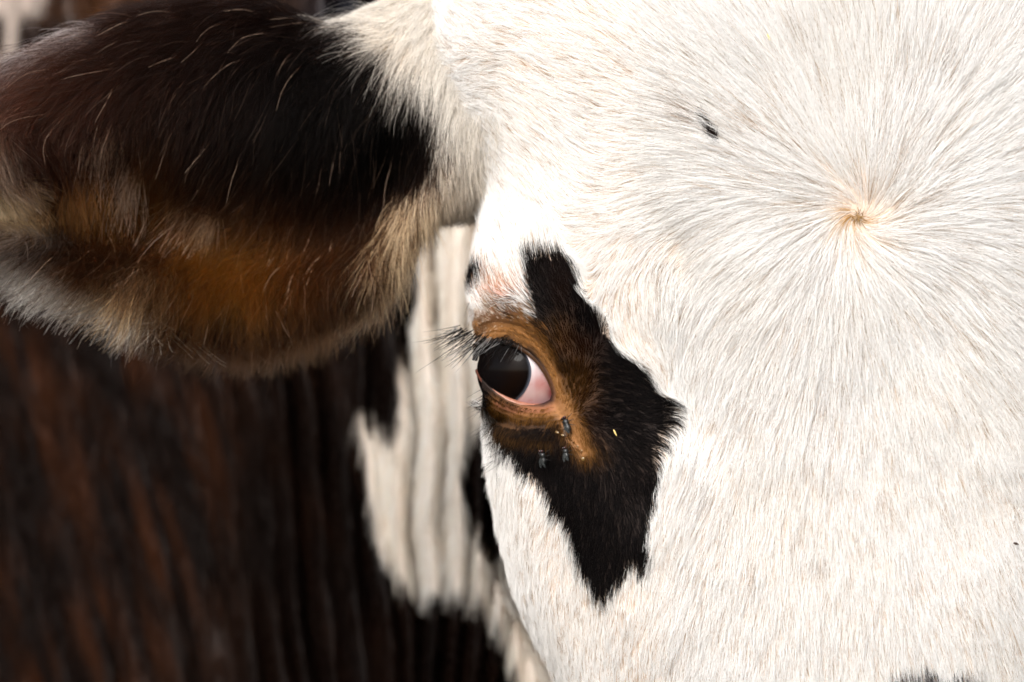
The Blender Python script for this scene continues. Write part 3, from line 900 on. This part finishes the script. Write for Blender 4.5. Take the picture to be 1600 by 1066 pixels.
def sweep(path, rad, n=10):
    """tube along a path; rad per point"""
    path = np.asarray(path, float); m = len(path)
    T = norm(np.gradient(path, axis=0))
    up = np.array([0, -1., 0.])
    A = norm(np.cross(T, up)); Bn = np.cross(T, A)
    an = np.linspace(0, 2 * math.pi, n, endpoint=False)
    G = path[:, None] + (A[:, None] * np.cos(an)[None, :, None] + Bn[:, None] * np.sin(an)[None, :, None]) * np.asarray(rad)[:, None, None]
    return tube_solid(G)

def smooth_path(pts, n, closed=False):
    pts = np.asarray(pts, float)
    d = np.concatenate([[0], np.cumsum(np.linalg.norm(np.diff(pts, axis=0), axis=1))])
    q = np.linspace(0, d[-1], n)
    out = np.stack([np.interp(q, d, pts[:, k]) for k in range(pts.shape[1])], -1)
    for _ in range(6):
        out[1:-1] = .25 * out[:-2] + .5 * out[1:-1] + .25 * out[2:]
    return out
def on_ball(pts, R):
    pts = np.asarray(pts, float)
    r2 = (pts[:, 0] - EC[0]) ** 2 + (pts[:, 1] - EC[2]) ** 2
    Y = EC[1] - np.sqrt(np.maximum(R * R - r2, 9.))
    return np.stack([pts[:, 0], Y, pts[:, 1]], -1)
up_path = on_ball(smooth_path([(741, 564), (744, 550), (756, 538), (772, 532), (790, 533), (808, 539), (826, 550), (841, 564), (853, 581), (862, 600), (867, 616), (865, 628)], 70), ER + 7)
lo_path = on_ball(smooth_path([(866, 622), (862, 631), (850, 635), (832, 636), (812, 633), (794, 626), (778, 616), (764, 604), (752, 591), (746, 580)], 60), ER + 5)
V, F = sweep(up_path, 4.2 + 1.2 * np.sin(np.linspace(0, 3.1, 70)))
up_rim = mesh_obj("upper_eyelid_margin", to_world(V), F, M_RIM, cow)
c = np.tile(np.array([.10, .04, .012]), (len(V), 1)); c = mixc(c, np.array([.012, .008, .007]), sstep(820, 770, V[:, 0]))
tint(up_rim, c)
V, F = sweep(lo_path, 4.0 + 1.8 * np.sin(np.linspace(0, 3.1, 60)))
lo_rim = mesh_obj("lower_eyelid_margin", to_world(V), F, M_RIM, cow)
c = np.tile(np.array([.38, .15, .09]), (len(V), 1)); c = mixc(c, np.array([.10, .03, .03]), (V[:, 2] < 636) * gauss((V[:, 1] - V[:, 1].max()) / 5) * .0 + .0 * V[:, 0])
c = mixc(c, np.array([.16, .05, .03]), sstep(785, 755, V[:, 0]))
tint(lo_rim, c)

def strand_obj(name, pts, rad, col, mat, parent):
    n, K, _ = pts.shape
    hc = bpy.data.hair_curves.new(name); hc.add_curves([K] * n)
    hc.attributes["position"].data.foreach_set("vector", to_world(pts).astype(np.float32).ravel())
    ra = hc.attributes.get("radius") or hc.attributes.new("radius", 'FLOAT', 'POINT')
    ra.data.foreach_set("value", (rad * S).astype(np.float32).ravel())
    cc = hc.attributes.new("hair_colour", 'FLOAT_COLOR', 'CURVE')
    cc.data.foreach_set("color", np.concatenate([col, np.ones((n, 1))], 1).astype(np.float32).ravel())
    hc.materials.append(mat)
    o = bpy.data.objects.new(name, hc); COL.objects.link(o); o.parent = parent
    return o

# lashes: black with white among them, sweeping out past the edge of the face
n = 120
u = rng.random(n)
rp = smooth_path([(714, 510), (732, 518), (748, 526), (768, 527), (792, 530), (812, 538)], 200)
u = u ** 1.25
R0 = rp[(u * 199).astype(int)] + rng.normal(0, 2.5, (n, 2))
Y0 = np.interp(R0[:, 0], [705, 735, 760, 812], [95, 40, -8, -50])
ang = np.radians(np.interp(u, [0, .45, 1], [146, 134, 114]) + 8 * np.sin(u * 37) + rng.normal(0, 9, n))
Ls = np.interp(u, [0, .4, 1], [54, 58, 26]) * (.55 + .75 * rng.random(n))
Ls[rng.random(n) < .06] *= 1.5
t = np.linspace(0, 1, 7)[None, :]
dx = np.cos(ang)[:, None]; dy = np.sin(ang)[:, None]
bend = (rng.normal(.08, .07, n))[:, None]
pts = np.stack([R0[:, :1] + Ls[:, None] * (dx * t - dy * bend * t * t),
                Y0[:, None] - Ls[:, None] * (.45 * t - .25 * t * t),
                R0[:, 1:] + Ls[:, None] * (dy * t + dx * bend * t * t)], -1)
white = rng.random(n) < np.interp(u, [0, .3, .6, 1], [.26, .42, .36, .08])
col = np.where(white[:, None], np.array([[.90, .90, .90]]), np.array([[.003, .003, .003]]))
rad = np.linspace(.75, .12, 7)[None, :] * (.7 + .5 * rng.random((n, 1)))
strand_obj("upper_eyelashes", pts, rad, col, M_LASH, cow)
n = 46
u = rng.random(n)
rp = smooth_path([(752, 606), (757, 640), (764, 690), (774, 730)], 100)
R0 = rp[(u * 99).astype(int)] + rng.normal(0, 3, (n, 2)) + [6, 0]
YW = np.array([face_at(a, b)[0][1] for a, b in R0])[:, None]
ang = np.radians(150 - 25 * u + rng.normal(0, 18, n)); Ls = 34 * (.4 + .8 * rng.random(n))
dx = np.cos(ang)[:, None]; dy = np.sin(ang)[:, None]; bend = rng.normal(-.1, .15, n)[:, None]
pts = np.stack([R0[:, :1] + Ls[:, None] * (dx * t - dy * bend * t * t), YW - 4 - 12 * t, R0[:, 1:] + Ls[:, None] * (dy * t + dx * bend * t * t)], -1)
strand_obj("cheek_whiskers", pts, np.linspace(.4, .1, 7)[None, :] * np.ones((n, 1)), np.tile([[.008, .007, .007]], (n, 1)), M_LASH, cow)

# ------------------------------------------------------------------ flies, droplets and flecks on the coat
def plain_mat(name, col, rough=.5, coat=0., metallic=0., alpha=1., noise=None, trans=0.):
    m, t, b = new_mat(name)
    b.inputs["Base Color"].default_value = (*col, 1); b.inputs["Roughness"].default_value = rough
    b.inputs["Coat Weight"].default_value = coat; b.inputs["Metallic"].default_value = metallic
    b.inputs["Alpha"].default_value = alpha; b.inputs["Transmission Weight"].default_value = trans
    if noise:
        nz = t.nodes.new("ShaderNodeTexNoise"); nz.inputs["Scale"].default_value = noise[0]
        tc = t.nodes.new("ShaderNodeTexCoord"); t.links.new(tc.outputs["Object"], nz.inputs["Vector"])
        rp = t.nodes.new("ShaderNodeValToRGB"); rp.color_ramp.elements[0].position = .38; rp.color_ramp.elements[1].position = .62
        rp.color_ramp.elements[0].color = (*col, 1); rp.color_ramp.elements[1].color = (*noise[1], 1)
        t.links.new(nz.outputs[0], rp.inputs[0]); t.links.new(rp.outputs[0], b.inputs["Base Color"])
    return m
M_FLY = plain_mat("fly_body", (.005, .005, .005), .45, .15, noise=(1400, (.026, .027, .026)))
M_FLYEYE = plain_mat("fly_eye", (.05, .012, .01), .25, .6)
M_WING = plain_mat("fly_wing", (.10, .11, .11), .3, .5, alpha=.22)
M_LEG = plain_mat("fly_leg", (.008, .008, .008), .4)
M_TEAR = plain_mat("tear", (.24, .14, .045), .1, 1., trans=.3)
M_STRAW = plain_mat("straw", (.62, .42, .10), .5, noise=(3000, (.80, .62, .25)))
M_SPECK = plain_mat("speck", (.03, .02, .015), .7, noise=(4000, (.10, .06, .04)))

def revolve(prof, n=18, squash=.8):
    prof = np.asarray(prof, float)
    an = np.linspace(0, 2 * math.pi, n, endpoint=False)
    G = np.stack([prof[:, :1] + 0 * an[None], prof[:, 1:] * np.cos(an)[None], prof[:, 1:] * np.sin(an)[None] * squash], -1)
    return tube_solid(G)

def place(o, P, N, ang, lift):
    """stand an object on the hide: local x along the reference direction, z out of the hide"""
    d = np.array([math.cos(ang), 0, math.sin(ang)])
    d = d - N * (d @ N); d /= np.linalg.norm(d)
    def w(v): return Vector((v[0], v[1], -v[2]))
    X, Z = w(d), w(N); Yv = Z.cross(X)
    Q = to_world(P + N * lift)
    M = Matrix((X, Yv, Z)).transposed().to_4x4(); M.translation = Vector(Q)
    o.matrix_world = M

def make_fly(x, y, ang, size, label):
    P, N = face_at(x, y)
    e = bpy.data.objects.new("fly", None); COL.objects.link(e)
    place(e, P, N, ang, 3 + size * .14)
    e["label"] = label; e["category"] = "fly"; e["group"] = "flies feeding below the eye"
    k = size * S
    prof = [(-.50, .02), (-.46, .10), (-.36, .18), (-.20, .22), (-.06, .19), (0, .15), (.06, .19), (.16, .22), (.26, .19), (.33, .10), (.36, .05)]
    V, F = revolve(prof); mesh_obj("body", V * k, F, M_FLY, e)
    V, F = revolve([(.33, .03), (.35, .12), (.40, .17), (.46, .15), (.50, .08), (.515, .02)], squash=.75); hd = mesh_obj("head", V * k, F, M_FLY, e)
    for sg in (-1, 1):
        V, F = revolve([(-.09, .01), (-.07, .05), (0, .085), (.07, .05), (.09, .01)], 12, 1.)
        V = V + np.array([.43, sg * .11, .05]); mesh_obj("eye", V * k, F, M_FLYEYE, hd)
        an = np.linspace(0, 2 * math.pi, 20, endpoint=False)
        wx = .34 * np.cos(an); wy = .115 * np.sin(an) * (1 - .35 * np.cos(an))
        a2 = sg * math.radians(17)
        top = np.stack([-.30 + wx * math.cos(a2) + wy * math.sin(a2), sg * .13 - wx * math.sin(a2) + wy * math.cos(a2), .17 + .03 * np.cos(an) + .03 * np.sin(an) ** 2], -1)
        V = np.vstack([top, top - [0, 0, .012]])
        F = [list(range(20)), list(range(39, 19, -1))] + [[j, 20 + j, 20 + (j + 1) % 20, (j + 1) % 20] for j in range(20)]
        mesh_obj("wing", V * k, F, M_WING, e, smooth=False)
        for q, lx in enumerate((.20, .10, -.02)):
            sp = (.22, .0, -.22)[q]
            path = np.array([[lx, sg * .14, -.05], [lx + sp * .5, sg * .34, .02], [lx + sp, sg * .46, -.20], [lx + sp * 1.2, sg * .52, -.24]])
            V, F = sweep(path, np.array([.022, .02, .015, .01]), 6)
            mesh_obj("leg", V * k, F, M_LEG, e)
    return e
make_fly(891, 663, math.radians(228), 27, "grey fly on the tan streak nearest the inner corner of the eye")
make_fly(853, 714, math.radians(265), 24, "dark fly with pale wings on black fur straight under the pupil")
make_fly(888, 708, math.radians(250), 20, "smallest dark blue-grey fly at the lower end of the tan streak")

def pebble(name, x, y, ang, L, Wd, mat, label, cat, lift=5, group=None):
    P, N = face_at(x, y)
    prof = [(-.5, .03), (-.42, .26), (-.2, .45), (.1, .5), (.34, .34), (.47, .14), (.5, .03)]
    V, F = revolve(np.array(prof) * [L, Wd], 12, .7)
    V = V * (1 + .12 * np.sin(V[:, :1] * 7.3 / max(L, 1) * 9 + V[:, 1:2] * 3))
    o = mesh_obj(name, V * S, F, mat)
    place(o, P, N, ang, lift)
    o["label"] = label; o["category"] = cat
    if group: o["group"] = group
    return o
pebble("tear_droplet", 918, 717, 0, 7.5, 7.5, M_TEAR, "round amber tear droplet, largest bead on the black fur", "droplet", 12, "amber tear droplets below the eye")
for (x, y, l) in [(873, 676, 8), (881, 681, 7), (904, 698, 4.5), (911, 704, 4.5)]:
    pebble("tear_droplet", x, y, .5, l, l * .6, M_TEAR, "tiny amber tear bead on the wet tan streak under the eye", "droplet", 4, "tiny tear beads")
pebble("straw_fleck", 967, 675, math.radians(60), 11, 3, M_STRAW, "yellow straw fleck on the black fur beside the eye", "straw", 14)
pebble("straw_fleck", 1202, 62, math.radians(70), 12, 3, M_STRAW, "yellow straw fleck in white fur at the top of the forehead", "straw", 18)
pebble("dirt_speck", 1582, 848, math.radians(20), 9, 4, M_SPECK, "dark dirt speck on white fur at the edge of the cheek", "speck", 14)
